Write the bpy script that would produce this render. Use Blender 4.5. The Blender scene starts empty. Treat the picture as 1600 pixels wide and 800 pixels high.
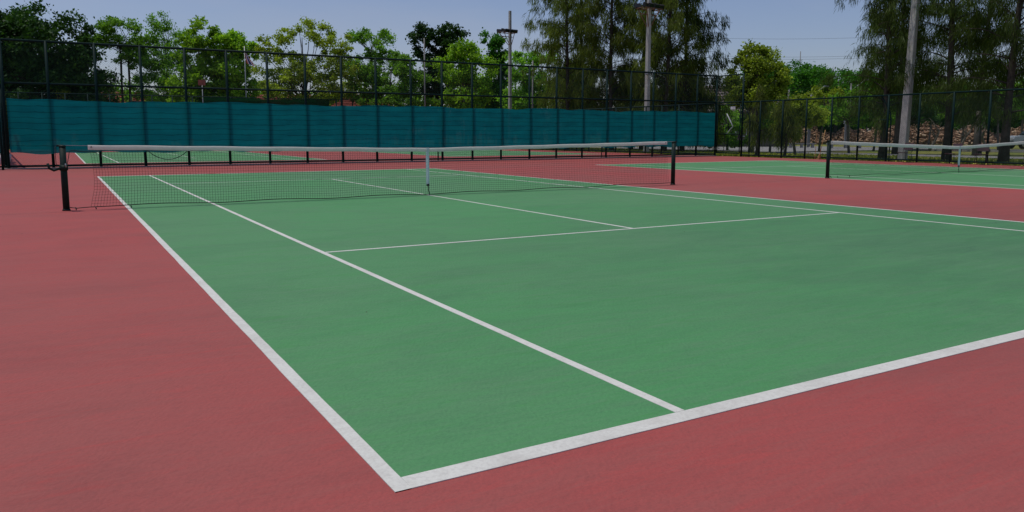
import bpy, math, random
import numpy as np
from mathutils import Vector, Matrix
R = math.radians
PI = math.pi
scene = bpy.context.scene
C = scene.collection

# ------------------------------------------------------------------ camera
CAM = Vector((-.9468, -2.4351, 1.2451))
YAW, PITCH = .5276, -.1182
cd = bpy.data.cameras.new('camera'); cam = bpy.data.objects.new('camera', cd); C.objects.link(cam)
cam.location = CAM; cam.rotation_euler = (PI/2 + PITCH, 0, -YAW)
cd.sensor_width = 36; cd.lens = 1211.67/1600*36; cd.shift_y = -(400-353.535)/1600
cd.clip_start = .05; cd.clip_end = 4000
scene.camera = cam

# ------------------------------------------------------------------ sky and sun
SUN_EL, SUN_AZ = R(74), R(-45)          # azimuth measured from +y towards +x
w = bpy.data.worlds.new('World'); scene.world = w; w.use_nodes = True
nt = w.node_tree; bg = nt.nodes['Background']
sky = nt.nodes.new('ShaderNodeTexSky'); sky.sky_type = 'NISHITA'; sky.sun_disc = False
sky.sun_elevation = SUN_EL; sky.sun_rotation = SUN_AZ
sky.air_density = 1.0; sky.dust_density = 1.0; sky.ozone_density = 3.0
tint = nt.nodes.new('ShaderNodeMixRGB'); tint.blend_type = 'MULTIPLY'; tint.inputs[0].default_value = 1
tint.inputs[2].default_value = (.95, .885, .985, 1)
nt.links.new(sky.outputs[0], tint.inputs[1]); tcw = nt.nodes.new('ShaderNodeTexCoord'); mpw = nt.nodes.new('ShaderNodeMapping'); mpw.inputs['Scale'].default_value = (1.2, 1.2, 5)
nt.links.new(tcw.outputs['Generated'], mpw.inputs[0])
cn = nt.nodes.new('ShaderNodeTexNoise'); cn.inputs['Scale'].default_value = 1.6; cn.inputs['Detail'].default_value = 7; cn.inputs['Roughness'].default_value = .55
nt.links.new(mpw.outputs[0], cn.inputs['Vector'])
cr_ = nt.nodes.new('ShaderNodeMapRange'); cr_.inputs[1].default_value = .42; cr_.inputs[2].default_value = .75; cr_.inputs[3].default_value = 0; cr_.inputs[4].default_value = .34
nt.links.new(cn.outputs[0], cr_.inputs[0])
hzmix = nt.nodes.new('ShaderNodeMixRGB'); nt.links.new(cr_.outputs[0], hzmix.inputs[0]); nt.links.new(tint.outputs[0], hzmix.inputs[1]); hzmix.inputs[2].default_value = (4.6, 4.7, 5.4, 1)
nt.links.new(hzmix.outputs[0], bg.inputs[0])
bg.inputs[1].default_value = 0.118
sd = bpy.data.lights.new('sun', 'SUN'); sun = bpy.data.objects.new('sun', sd); C.objects.link(sun)
sd.energy = 3.05; sd.angle = R(.53); sd.color = (1, .955, .86)
sdir = Vector((math.sin(SUN_AZ)*math.cos(SUN_EL), math.cos(SUN_AZ)*math.cos(SUN_EL), math.sin(SUN_EL)))
sun.rotation_euler = sdir.to_track_quat('Z', 'Y').to_euler()
sun.location = (0, 0, 60)
scene.view_settings.view_transform = 'Standard'; scene.view_settings.look = 'None'
scene.view_settings.gamma = 1; scene.view_settings.exposure = -0.38
scene.cycles.transparent_max_bounces = 24

# ------------------------------------------------------------------ helpers
fw = Vector((math.sin(YAW)*math.cos(PITCH), math.cos(YAW)*math.cos(PITCH), math.sin(PITCH)))
rt = Vector((math.cos(YAW), -math.sin(YAW), 0)); up = rt.cross(fw)
def spot(px, d, py=230):
    """ground x, y of the bearing measured at photo column px, d metres ahead"""
    v = fw + rt*((px-800)/1211.67) - up*((py-353.5)/1211.67)
    return CAM.x + v.x*d, CAM.y + v.y*d
def hz(py, d, px=800):
    v = fw + rt*((px-800)/1211.67) - up*((py-353.5)/1211.67)
    return CAM.z + v.z*d

def tag(o, label=None, cat=None, group=None, kind=None):
    if label: o['label'] = label
    if cat: o['category'] = cat
    if group: o['group'] = group
    if kind: o['kind'] = kind
    return o
def empty(name, loc, label, cat, group=None, rz=0):
    o = bpy.data.objects.new(name, None); C.objects.link(o)
    o.location = loc; o.rotation_euler = (0, 0, rz); o.empty_display_size = .2
    return tag(o, label, cat, group)
def link(name, me, parent=None):
    o = bpy.data.objects.new(name, me); C.objects.link(o)
    if parent: o.parent = parent
    return o
def copy_tree(o, parent=None):
    c = o.copy(); C.objects.link(c)
    if parent: c.parent = parent
    for ch in o.children: copy_tree(ch, c)
    return c

class MB:
    def __init__(s): s.v = []; s.f = []
    def box(s, a, b, m=None):
        i = len(s.v)
        for z in (a[2], b[2]):
            for x, y in ((a[0], a[1]), (b[0], a[1]), (b[0], b[1]), (a[0], b[1])):
                p = Vector((x, y, z)); s.v.append(tuple(m @ p) if m else tuple(p))
        s.f += [(i, i+3, i+2, i+1), (i+4, i+5, i+6, i+7)] + [(i+k, i+(k+1) % 4, i+4+(k+1) % 4, i+4+k) for k in range(4)]
        return s
    def tube(s, pts, rad, n=8, cap=True):
        pts = [Vector(p) for p in pts]; m = len(pts)
        if not hasattr(rad, '__len__'): rad = [rad]*m
        i0 = len(s.v); prev = None
        for k, p in enumerate(pts):
            d = (pts[min(k+1, m-1)] - pts[max(k-1, 0)])
            if d.length < 1e-9: d = Vector((0, 0, 1))
            d.normalize()
            if prev is None:
                a = Vector((1, 0, 0)) if abs(d.x) < .8 else Vector((0, 1, 0))
                u = d.cross(a).normalized()
            else:
                u = (prev - d*prev.dot(d)).normalized()
            prev = u; v = d.cross(u)
            for j in range(n):
                t = 2*PI*(j+.5)/n
                s.v.append(tuple(p + (u*math.cos(t) + v*math.sin(t))*rad[k]))
        for k in range(m-1):
            for j in range(n):
                a = i0+k*n+j; b = i0+k*n+(j+1) % n
                s.f.append((a, b, b+n, a+n))
        if cap:
            s.f.append(tuple(i0+j for j in reversed(range(n))))
            s.f.append(tuple(i0+(m-1)*n+j for j in range(n)))
        return s
    def grid(s, P):
        i0 = len(s.v); nr = len(P); nc = len(P[0])
        for r in P: s.v += [tuple(q) for q in r]
        for r in range(nr-1):
            for c in range(nc-1):
                a = i0+r*nc+c; s.f.append((a, a+1, a+nc+1, a+nc))
        return s
    def build(s, name, mat, parent=None, smooth=False, loc=None):
        me = bpy.data.meshes.new(name); me.from_pydata(s.v, [], s.f); me.materials.append(mat)
        if smooth: me.polygons.foreach_set('use_smooth', [True]*len(me.polygons))
        me.update(); o = link(name, me, parent)
        if loc is not None: o.location = loc
        return o

def quads_mesh(name, V, mat, tint=None):
    """V: (n,4,3) array of quad corners; tint: per quad value kept as a colour variation attribute"""
    n = len(V); me = bpy.data.meshes.new(name)
    me.vertices.add(n*4); me.vertices.foreach_set('co', np.ascontiguousarray(V, dtype=np.float32).ravel())
    me.loops.add(n*4); me.loops.foreach_set('vertex_index', np.arange(n*4, dtype=np.int32))
    me.polygons.add(n); me.polygons.foreach_set('loop_start', np.arange(n, dtype=np.int32)*4)
    try: me.polygons.foreach_set('loop_total', np.full(n, 4, dtype=np.int32))
    except Exception: pass
    if tint is not None:
        at = me.attributes.new('tone', 'FLOAT', 'FACE'); at.data.foreach_set('value', np.asarray(tint, dtype=np.float32))
    me.materials.append(mat); me.update(calc_edges=True); me.validate()
    return me

# ------------------------------------------------------------------ materials
def new_mat(name):
    m = bpy.data.materials.new(name); m.use_nodes = True
    return m, m.node_tree.nodes, m.node_tree.links, m.node_tree.nodes['Principled BSDF']
def noise(N, L, scale, detail=6, rough=.6, vec=None, dist=0):
    n = N.new('ShaderNodeTexNoise'); n.inputs['Scale'].default_value = scale
    n.inputs['Detail'].default_value = detail; n.inputs['Roughness'].default_value = rough
    n.inputs['Distortion'].default_value = dist
    if vec is not None: L.new(vec, n.inputs['Vector'])
    return n
def ramp(N, L, fac, stops):
    r = N.new('ShaderNodeValToRGB'); L.new(fac, r.inputs[0]); e = r.color_ramp.elements
    while len(e) < len(stops): e.new(.5)
    for k, (p, c) in enumerate(stops):
        e[k].position = p; e[k].color = (c[0], c[1], c[2], 1) if hasattr(c, '__len__') else (c, c, c, 1)
    return r
def mix(N, L, fac, a, b, mode='MIX'):
    m = N.new('ShaderNodeMixRGB'); m.blend_type = mode
    for i, x in ((0, fac), (1, a), (2, b)):
        if isinstance(x, (int, float)): m.inputs[i].default_value = x
        elif isinstance(x, tuple): m.inputs[i].default_value = (*x, 1)
        else: L.new(x, m.inputs[i])
    return m.outputs[0]
def coords(N, L, scale=(1, 1, 1), rot=(0, 0, 0)):
    t = N.new('ShaderNodeNewGeometry'); mp = N.new('ShaderNodeMapping')
    L.new(t.outputs['Position'], mp.inputs[0]); mp.inputs['Scale'].default_value = scale; mp.inputs['Rotation'].default_value = rot
    return mp.outputs[0]
def bump(N, L, b, h, strength, dist=.01):
    n = N.new('ShaderNodeBump'); n.inputs['Strength'].default_value = strength; n.inputs['Distance'].default_value = dist
    L.new(h, n.inputs['Height']); L.new(n.outputs[0], b.inputs['Normal'])

def simple(name, col, rough=.6, metal=0, var=.25, scale=6, bmp=.15, spec=.4):
    m, N, L, b = new_mat(name)
    tc = N.new('ShaderNodeTexCoord')
    n = noise(N, L, scale, 5, .65, tc.outputs['Object'])
    lo = tuple(c*(1-var) for c in col); hi = tuple(min(1, c*(1+var)) for c in col)
    r = ramp(N, L, n.outputs[0], [(.3, lo), (.7, hi)])
    L.new(r.outputs[0], b.inputs['Base Color'])
    b.inputs['Roughness'].default_value = rough; b.inputs['Metallic'].default_value = metal
    b.inputs['Specular IOR Level'].default_value = spec
    n2 = noise(N, L, scale*8, 4, .6, tc.outputs['Object']); bump(N, L, b, n2.outputs[0], bmp, .005)
    return m

def court_paint(name, base, fade, dark, warm, seed):
    """acrylic court paint: squeegee streaks, sun-faded blotches, dirt, fine sand grain"""
    m, N, L, b = new_mat(name)
    p1 = coords(N, L, (1, 1, 1)); 
    big = noise(N, L, .22, 4, .55, coords(N, L, (1, .7, 1), (0, 0, seed)), .6)
    c = mix(N, L, ramp(N, L, big.outputs[0], [(.38, 0), (.68, 1)]).outputs[0], base, fade)
    st = noise(N, L, 1.1, 7, .68, coords(N, L, (.55, 3.6, 1), (0, 0, R(-24)+seed*.1)), 1.1)
    c = mix(N, L, ramp(N, L, st.outputs[0], [(.46, 0), (.66, .55)]).outputs[0], c, fade)
    st2 = noise(N, L, 2.3, 8, .72, coords(N, L, (.5, 3.0, 1), (0, 0, R(-30)+seed*.1)), 1.6)
    c = mix(N, L, ramp(N, L, st2.outputs[0], [(.52, 0), (.70, .75)]).outputs[0], c, warm)
    dk = noise(N, L, .7, 9, .74, coords(N, L, (.8, 1.5, 1), (0, 0, .5+seed)), .8)
    c = mix(N, L, ramp(N, L, dk.outputs[0], [(.46, 0), (.78, .42)]).outputs[0], c, dark)
    gr = noise(N, L, 95, 3, .7, p1)
    c = mix(N, L, ramp(N, L, gr.outputs[0], [(.3, .30), (.62, 0)]).outputs[0], c, dark)
    g2 = noise(N, L, 28, 6, .85, coords(N, L, (.7, 1.4, 1), (0, 0, .9)))
    c = mix(N, L, ramp(N, L, g2.outputs[0], [(.48, 0), (.78, .5)]).outputs[0], c, dark)
    g3 = noise(N, L, 16, 8, .85, coords(N, L, (.16, 1.5, 1), (0, 0, R(-30))), 1.0)
    c = mix(N, L, ramp(N, L, g3.outputs[0], [(.50, 0), (.68, .75)]).outputs[0], c, fade)
    # broad darker area, broken by streaks, around the right half of the near baseline
    dd = N.new('ShaderNodeVectorMath'); dd.operation = 'DISTANCE'; L.new(coords(N, L, (1, 1.25, 1)), dd.inputs[0]); dd.inputs[1].default_value = (9.0, 3.2, 0)
    mr = N.new('ShaderNodeMapRange'); L.new(dd.outputs['Value'], mr.inputs[0]); mr.inputs[1].default_value = 8.5; mr.inputs[2].default_value = 1.5; mr.inputs[3].default_value = 0; mr.inputs[4].default_value = .62
    wn_ = noise(N, L, 1.6, 9, .75, coords(N, L, (.5, 1.9, 1), (0, 0, R(-30))), .8)
    c = mix(N, L, mix(N, L, 1.0, mr.outputs[0], ramp(N, L, wn_.outputs[0], [(.34, .25), (.66, 1)]).outputs[0], 'MULTIPLY'), c, dark)
    # small scuffs
    sc = noise(N, L, 5.5, 6, .8, coords(N, L, (1, 2.2, 1), (0, 0, 1.1+seed)), 2.5)
    c = mix(N, L, ramp(N, L, sc.outputs[0], [(.64, 0), (.74, .6)]).outputs[0], c, dark)
    L.new(c, b.inputs['Base Color'])
    b.inputs['Roughness'].default_value = .82; b.inputs['Specular IOR Level'].default_value = .25
    wv = N.new('ShaderNodeTexWave'); wv.inputs['Scale'].default_value = 9; wv.inputs['Distortion'].default_value = 14
    wv.inputs['Detail'].default_value = 4; wv.inputs['Detail Scale'].default_value = .8
    L.new(coords(N, L, (1, 1, 1), (0, 0, .6)), wv.inputs['Vector'])
    h = mix(N, L, .45, gr.outputs[0], wv.outputs['Fac'])
    bump(N, L, b, h, .35, .004)
    return m
M = {}
M['green'] = court_paint('green_court_paint', (.080, .286, .103), (.112, .250, .124), (.046, .130, .068), (.066, .275, .078), 0)
M['red'] = court_paint('red_court_paint', (.388, .074, .069), (.318, .094, .084), (.150, .052, .050), (.440, .072, .066), 2)
def line_mat():
    m, N, L, b = new_mat('white_line_paint')
    n = noise(N, L, 3.5, 9, .75, coords(N, L), 1)
    c = mix(N, L, ramp(N, L, n.outputs[0], [(.45, 0), (.8, .8)]).outputs[0], (.65, .65, .60), (.44, .42, .38))
    n2 = noise(N, L, 55, 4, .7, coords(N, L))
    c = mix(N, L, ramp(N, L, n2.outputs[0], [(.3, .35), (.55, 0)]).outputs[0], c, (.36, .34, .32))
    n3 = noise(N, L, 9, 6, .8, coords(N, L, (1, 2.5, 1), (0, 0, .8)), 3)
    c = mix(N, L, ramp(N, L, n3.outputs[0], [(.66, 0), (.73, .7)]).outputs[0], c, (.40, .24, .19))
    L.new(c, b.inputs['Base Color']); b.inputs['Roughness'].default_value = .75
    bump(N, L, b, n2.outputs[0], .3, .003)
    return m
M['line'] = line_mat()
def grass_mat():
    m, N, L, b = new_mat('grass_ground')
    n = noise(N, L, .25, 6, .6, coords(N, L)); n2 = noise(N, L, 7, 6, .75, coords(N, L))
    c = ramp(N, L, n.outputs[0], [(.35, (.11, .21, .03)), (.55, (.27, .26, .07)), (.7, (.15, .25, .035))]).outputs[0]
    c = mix(N, L, ramp(N, L, n2.outputs[0], [(.35, 0), (.7, .8)]).outputs[0], c, (.15, .12, .05))
    L.new(c, b.inputs['Base Color']); b.inputs['Roughness'].default_value = .95; b.inputs['Specular IOR Level'].default_value = .1
    bump(N, L, b, n2.outputs[0], .8, .05)
    return m
M['grass'] = grass_mat()
def ground_mat(name, a, bb, s=1.5):
    m, N, L, b = new_mat(name)
    n = noise(N, L, s, 8, .7, coords(N, L)); n2 = noise(N, L, s*30, 4, .7, coords(N, L))
    c = ramp(N, L, n.outputs[0], [(.35, a), (.65, bb)]).outputs[0]
    c = mix(N, L, ramp(N, L, n2.outputs[0], [(.35, .5), (.6, 0)]).outputs[0], c, tuple(x*.6 for x in a))
    L.new(c, b.inputs['Base Color']); b.inputs['Roughness'].default_value = .9
    bump(N, L, b, n2.outputs[0], .5, .01)
    return m
M['road'] = ground_mat('asphalt', (.20, .195, .19), (.29, .285, .275))
M['kerb'] = ground_mat('kerb_concrete', (.34, .33, .31), (.46, .45, .43))
M['curb'] = ground_mat('edge_concrete', (.24, .19, .18), (.34, .27, .26))
M['paint'] = simple('dark_green_paint', (.002, .019, .018), .6, 0, .3, 5, .1, .12)
M['netpost'] = simple('net_post_paint', (.004, .018, .014), .6, 0, .4, 9, .1, .25)
M['wire'] = simple('green_wire', (.010, .045, .036), .5)
M['cord'] = simple('black_net_cord', (.014, .020, .018), .8)
def canvas(name, col):
    m = simple(name, col, .85, 0, .12, 5, .4, .2); N = m.node_tree.nodes; L = m.node_tree.links
    t = N.new('ShaderNodeBsdfTranslucent'); t.inputs[0].default_value = (*[min(1, c*1.25) for c in col], 1)
    ms = N.new('ShaderNodeMixShader'); ms.inputs[0].default_value = .45
    L.new(N['Principled BSDF'].outputs[0], ms.inputs[1]); L.new(t.outputs[0], ms.inputs[2]); L.new(ms.outputs[0], N['Material Output'].inputs[0])
    return m
M['band'] = canvas('white_canvas', (.70, .69, .66)); M['strap'] = canvas('white_strap', (.66, .72, .76))
M['brass'] = simple('brass_eyelet', (.25, .16, .08), .4, .8)
M['steel'] = simple('galvanised_steel', (.36, .37, .38), .45, .6, .2)
M['oldsteel'] = simple('weathered_steel', (.20, .20, .20), .8, .1, .25)
M['conc'] = simple('pole_concrete', (.44, .43, .40), .9, 0, .22, 3.5, .6, .2)
M['rust'] = simple('rusty_steel', (.20, .105, .06), .8, .1, .4)
M['black'] = simple('black_plastic', (.012, .013, .015), .5)
M['bark'] = simple('brown_bark', (.060, .050, .042), .95, 0, .5, 4, 1, .1)
M['bark2'] = simple('grey_bark', (.13, .115, .095), .95, 0, .45, 4, 1, .1)
M['chair'] = simple('brown_plastic', (.055, .026, .028), .45)
M['ball'] = simple('tennis_ball_felt', (.52, .52, .10), .95)
M['glass'] = simple('dark_glass', (.012, .018, .022), .08, 0, .1, 4, 0, .8)
M['silver'] = simple('silver_car_paint', (.42, .46, .50), .3, .3, .08)
M['rubber'] = simple('tyre_rubber', (.018, .018, .018), .85)
M['white'] = simple('white_plastic', (.60, .62, .64), .5)
M['straw'] = simple('straw', (.42, .25, .10), .95, 0, .3, 20)
M['yellow'] = simple('yellow_paint', (.60, .50, .04), .5)
M['tile'] = simple('red_roof_tile', (.30, .085, .065), .85, 0, .35, 3, .5)
M['greyroof'] = simple('brown_grey_roof', (.16, .13, .125), .85, 0, .35, 2, .5)
M['wall'] = simple('tan_wall', (.17, .14, .10), .9, 0, .15, 2)
M['flagred'] = simple('flag_red', (.50, .03, .035), .8); M['flagwhite'] = simple('flag_white', (.7, .7, .7), .8); M['flagblue'] = simple('flag_blue', (.03, .04, .22), .8)
M['earth'] = simple('bare_earth', (.17, .12, .08), .95, 0, .3, 2)

def leaf_mat(name, dark, light, trans=.35, sat=1):
    m = bpy.data.materials.new(name); m.use_nodes = True; N = m.node_tree.nodes; L = m.node_tree.links
    b = N['Principled BSDF']; out = N['Material Output']
    at = N.new('ShaderNodeAttribute'); at.attribute_name = 'tone'
    r = ramp(N, L, at.outputs['Fac'], [(0, dark), (.75, light), (1, tuple(min(1, c*1.5) for c in light))])
    oi = N.new('ShaderNodeObjectInfo')
    hv = N.new('ShaderNodeHueSaturation'); L.new(r.outputs[0], hv.inputs['Color'])
    mr = N.new('ShaderNodeMapRange'); L.new(oi.outputs['Random'], mr.inputs[0]); mr.inputs[3].default_value = .8; mr.inputs[4].default_value = 1.2
    L.new(mr.outputs[0], hv.inputs['Value'])
    L.new(hv.outputs[0], b.inputs['Base Color']); b.inputs['Roughness'].default_value = .55; b.inputs['Specular IOR Level'].default_value = .15
    t = N.new('ShaderNodeBsdfTranslucent')
    tc = mix(N, L, 1.0, hv.outputs[0], (1.25, 1.35, .5), 'MULTIPLY'); L.new(tc, t.inputs[0])
    ms = N.new('ShaderNodeMixShader'); ms.inputs[0].default_value = trans
    L.new(b.outputs[0], ms.inputs[1]); L.new(t.outputs[0], ms.inputs[2]); L.new(ms.outputs[0], out.inputs[0])
    return m
M['lf_dark'] = leaf_mat('dark_broad_leaf', (.012, .038, .010), (.040, .105, .020), .28)
M['lf_mid'] = leaf_mat('green_broad_leaf', (.048, .140, .018), (.200, .400, .050), .46)
M['lf_bright'] = leaf_mat('bright_broad_leaf', (.075, .195, .014), (.300, .500, .045), .46)
M['lf_olive'] = leaf_mat('olive_broad_leaf', (.085, .145, .014), (.340, .430, .060), .46)
M['lf_far'] = leaf_mat('far_tree_leaf', (.022, .095, .012), (.075, .225, .028), .38)
M['needle_dark'] = leaf_mat('dark_casuarina_needle', (.024, .048, .009), (.078, .118, .022), .4)
M['needle'] = leaf_mat('olive_casuarina_needle', (.048, .076, .012), (.150, .190, .036), .5)

def cloth_mat(name, col, seams=True):
    """translucent woven shade cloth, a little see-through, with stitched seams"""
    m = bpy.data.materials.new(name); m.use_nodes = True; N = m.node_tree.nodes; L = m.node_tree.links
    b = N['Principled BSDF']; out = N['Material Output']
    g = N.new('ShaderNodeNewGeometry'); sx = N.new('ShaderNodeSeparateXYZ'); L.new(g.outputs['Position'], sx.inputs[0])
    nn = noise(N, L, .9, 4, .6, coords(N, L, (1, 1, 3)))
    n2 = noise(N, L, 5, 4, .6, coords(N, L, (1, 1, 3)))
    def mth(op, a, bv):
        q = N.new('ShaderNodeMath'); q.operation = op
        for i, x in ((0, a), (1, bv)):
            if x is None: continue
            if isinstance(x, (int, float)): q.inputs[i].default_value = x
            else: L.new(x, q.inputs[i])
        return q.outputs[0]
    z = mth('ADD', sx.outputs[2], mth('MULTIPLY', nn.outputs[0], .20))
    z = mth('ADD', z, mth('MULTIPLY', n2.outputs[0], .02))
    fr = mth('ABSOLUTE', mth('SUBTRACT', mth('FRACT', mth('DIVIDE', z, .205), None), .5), None)
    fac = ramp(N, L, fr, [(.0, .85), (.05, .6), (.10, 0)]).outputs[0] if seams else ramp(N, L, fr, [(0, 0), (1, 0)]).outputs[0]
    dirt = noise(N, L, 1.3, 6, .7, coords(N, L, (1, 1, .4)))
    c0 = mix(N, L, ramp(N, L, dirt.outputs[0], [(.4, 0), (.75, .45)]).outputs[0], col, tuple(x*.6 for x in col))
    c = mix(N, L, fac, c0, tuple(x*.45 for x in col))
    L.new(c, b.inputs['Base Color']); b.inputs['Roughness'].default_value = .7; b.inputs['Specular IOR Level'].default_value = .2
    t = N.new('ShaderNodeBsdfTranslucent'); L.new(mix(N, L, 1.0, c, (1.3, 1.5, 1.5), 'MULTIPLY'), t.inputs[0])
    ms = N.new('ShaderNodeMixShader'); ms.inputs[0].default_value = .62; L.new(b.outputs[0], ms.inputs[1]); L.new(t.outputs[0], ms.inputs[2])
    tr = N.new('ShaderNodeBsdfTransparent')
    m2 = N.new('ShaderNodeMixShader'); m2.inputs[0].default_value = .025; L.new(ms.outputs[0], m2.inputs[1]); L.new(tr.outputs[0], m2.inputs[2])
    L.new(m2.outputs[0], out.inputs[0])
    return m
M['cloth'] = cloth_mat('teal_shade_cloth', (.003, .180, .195))
M['cloth2'] = cloth_mat('bottle_green_cloth', (.006, .050, .016), False)

# ------------------------------------------------------------------ ground, roads, courts
def sheet(name, x0, y0, x1, y1, z, mat, parent=None, nx=2, ny=2, jit=0, seed=0):
    rnd = random.Random(seed)
    P = []
    for j in range(ny):
        row = []
        for i in range(nx):
            x = x0+(x1-x0)*i/(nx-1); y = y0+(y1-y0)*j/(ny-1)
            row.append((x, y, z))
        P.append(row)
    o = MB().grid(P).build(name, mat, parent)
    return o
tag(sheet('ground', -600, -300, 1500, 1500, -.06, M['grass']), kind='structure')
court_base = tag(sheet('red_court_surround', -14, -14, 31.85, 70.2, 0, M['red']), kind='structure')

def band(p0, p1, width, z, seed, wob=.0014, step=.09):
    """painted line from p0 to p1 (centre line) with a slightly uneven edge"""
    rnd = random.Random(seed); a = Vector((*p0, 0)); b = Vector((*p1, 0)); L_ = (b-a).length
    d = (b-a)/L_; n = Vector((-d.y, d.x, 0)); k = max(2, int(L_/step))
    lw = rw = 0; rows = []
    for i in range(k+1):
        lw = lw*.85+rnd.uniform(-1, 1)*wob*.7; rw = rw*.85+rnd.uniform(-1, 1)*wob*.7
        if i in (0, k): lw = rw = 0
        p = a + d*(L_*i/k)
        rows.append([tuple(p - n*(width/2+lw) + Vector((0, 0, z))), tuple(p + n*(width/2+rw) + Vector((0, 0, z)))])
    dn = lambda q: (q[0], q[1], .0004)
    return MB().grid([[r[1] for r in rows], [r[0] for r in rows]]).grid([[r[0] for r in rows], [dn(r[0]) for r in rows]]).grid([[dn(r[1]) for r in rows], [r[1] for r in rows]])

def court(x0, x1, y0, y1, xs0, xs1, ys0, ys1, xc, yn, seed, wb=.10):
    g = tag(sheet('green_court_surface', x0+.01, y0+.01, x1-.01, y1-.01, .002, M['green']), kind='structure')
    lw = .062
    def ln(name, a, b, wd, z, k):
        o = band(a, b, wd, z, seed*50+k).build(name, M['line'], g); return o
    ln('doubles_sideline', (x0+lw/2, y0), (x0+lw/2, y1), lw, .004, 1)
    ln('doubles_sideline', (x1-lw/2, y0), (x1-lw/2, y1), lw, .004, 2)
    ln('baseline', (x0+lw, y0+wb/2), (x1-lw, y0+wb/2), wb, .004, 3)
    ln('baseline', (x0+lw, y1-wb/2), (x1-lw, y1-wb/2), wb, .004, 4)
    ln('singles_sideline', (xs0, y0+wb), (xs0, y1-wb), .055, .004, 5)
    ln('singles_sideline', (xs1, y0+wb), (xs1, y1-wb), .055, .004, 6)
    ln('service_line', (xs0+.03, ys0), (xs1-.03, ys0), .05, .004, 7)
    ln('service_line', (xs0+.03, ys1), (xs1-.03, ys1), .05, .004, 8)
    ln('centre_service_line', (xc, ys0+.027), (xc, ys1-.027), .05, .004, 9)
    return g
YN = 12.18
court(0, 10.885, 0, 23.53, 1.408, 9.77, 5.574, 18.79, 5.584, YN, 1)
court(17.95, 28.6, -.2, 23.3, 19.32, 27.23, 5.5, 18.5, 23.7, YN, 2)
court(0, 10.5, 35.3, 59, 1.32, 9.15, 40.9, 53.5, 5.25, 47.2, 3)
court(17.95, 28.6, 37, 60.5, 19.32, 27.23, 42.5, 55, 23.4, 48.8, 4)
jt = MB().grid([[(-14, 11.93, .0012), (0, 11.93, .0012)], [(-14, 11.942, .0012), (0, 11.942, .0012)]]).build('expansion_joint', M['netpost'], court_base)
jt = MB().grid([[(10.9, 11.93, .0012), (17.94, 11.93, .0012)], [(10.9, 11.942, .0012), (17.94, 11.942, .0012)]]).build('expansion_joint', M['netpost'], court_base)
# thin concrete footing under the back fence
fo = MB().box((-14, 30.42, -.05), (31.85, 30.78, .035)).build('fence_footing', M['curb']); tag(fo, kind='structure')

# roads beyond the right-hand fence
tag(sheet('path', 42.3, -80, 46.2, 37, -.03, M['road']), kind='structure')
tag(sheet('road', 58, -80, 68, 140, -.03, M['road']), kind='structure')
tag(sheet('paved_apron', 43.5, 37, 57.99, 60, -.03, M['road']), kind='structure')
kb = MB()
for k in range(40):
    y = -40+k*2.0
    if 34 < y < 62: continue
    kb.box((57.75, y, -.05), (57.98, y+1.97, .09))
tag(kb.build('road_kerb', M['kerb']), kind='structure')

# ------------------------------------------------------------------ fences
def wire_mesh(p0, p1, z0, z1, pitch=.085, r=.0016):
    """diamond chain-link as crossing thin wires in the vertical plane p0-p1"""
    a = Vector((*p0, 0)); b = Vector((*p1, 0)); L_ = (b-a).length; d = (b-a)/L_; H = z1-z0
    n = Vector((-d.y, d.x, 0)); mb = MB(); k = -int(H/pitch)
    def rod(s0, q0, s1, q1, off):
        P0 = a+d*s0+Vector((0, 0, q0))+n*off; P1 = a+d*s1+Vector((0, 0, q1))+n*off
        t = (P1-P0).normalized(); u = t.cross(n).normalized()*r
        i = len(mb.v)
        for P in (P0, P1): mb.v += [tuple(P+u), tuple(P-u*.5+n*r*.87), tuple(P-u*.5-n*r*.87)]
        mb.f += [(i, i+1, i+4, i+3), (i+1, i+2, i+5, i+4), (i+2, i, i+3, i+5)]
    while k*pitch < L_:
        s = k*pitch
        # rising
        s0, q0, s1, q1 = s, z0, s+H, z1
        if s0 < 0: q0 -= s0; s0 = 0
        if s1 > L_: q1 -= (s1-L_); s1 = L_
        if s1-s0 > .05:
            rod(s0, q0, s1, q1, r)
            rod(s0, z0+z1-q0, s1, z0+z1-q1, -r)
        k += 1
    return mb

def fence(label, p0, p1, posts, rails, H, mesh=True, group=None, thick=.052, mesh_pitch=.085, postH=None):
    root = empty('chain_link_fence', (0, 0, 0), label, 'fence', group)
    a = Vector((*p0, 0)); b = Vector((*p1, 0)); d = (b-a).normalized()
    pm = MB().tube([(0, 0, 0), (0, 0, H+.02)], thick, 8)
    me = None
    for s in posts:
        if me is None:
            o = pm.build('post', M['paint'], root, True); me = o.data
        else: o = link('post', me, root)
        p = a+d*s; o.location = (p.x, p.y, 0)
    for z in rails:
        MB().tube([a+Vector((0, 0, z)), b+Vector((0, 0, z))], thick*.85 if z > H-.1 else thick*.8, 8).build('rail', M['paint'], root, True)
    if mesh:
        o = wire_mesh(p0, p1, rails[0], H, mesh_pitch).build('chain_link_mesh', M['wire'], root); tag(o, kind='stuff')
    return root
YB = 30.6
bx = [-2.6+2.6-2.5, -1.12, .42, 1.95, 3.52, 5.07, 6.66, 8.22, 9.78, 11.34, 13.0, 14.55, 16.12, 17.68, 19.3, 20.9, 22.5, 24.05, 25.65, 27.2, 28.8, 30.4, 31.9]
bf = fence('tall dark green chain-link fence behind the near net, crossing the whole court end', (-2.5, YB), (31.9, YB), [x+2.5 for x in bx], [.10, 3.05, 4.55], 4.55)
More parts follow.
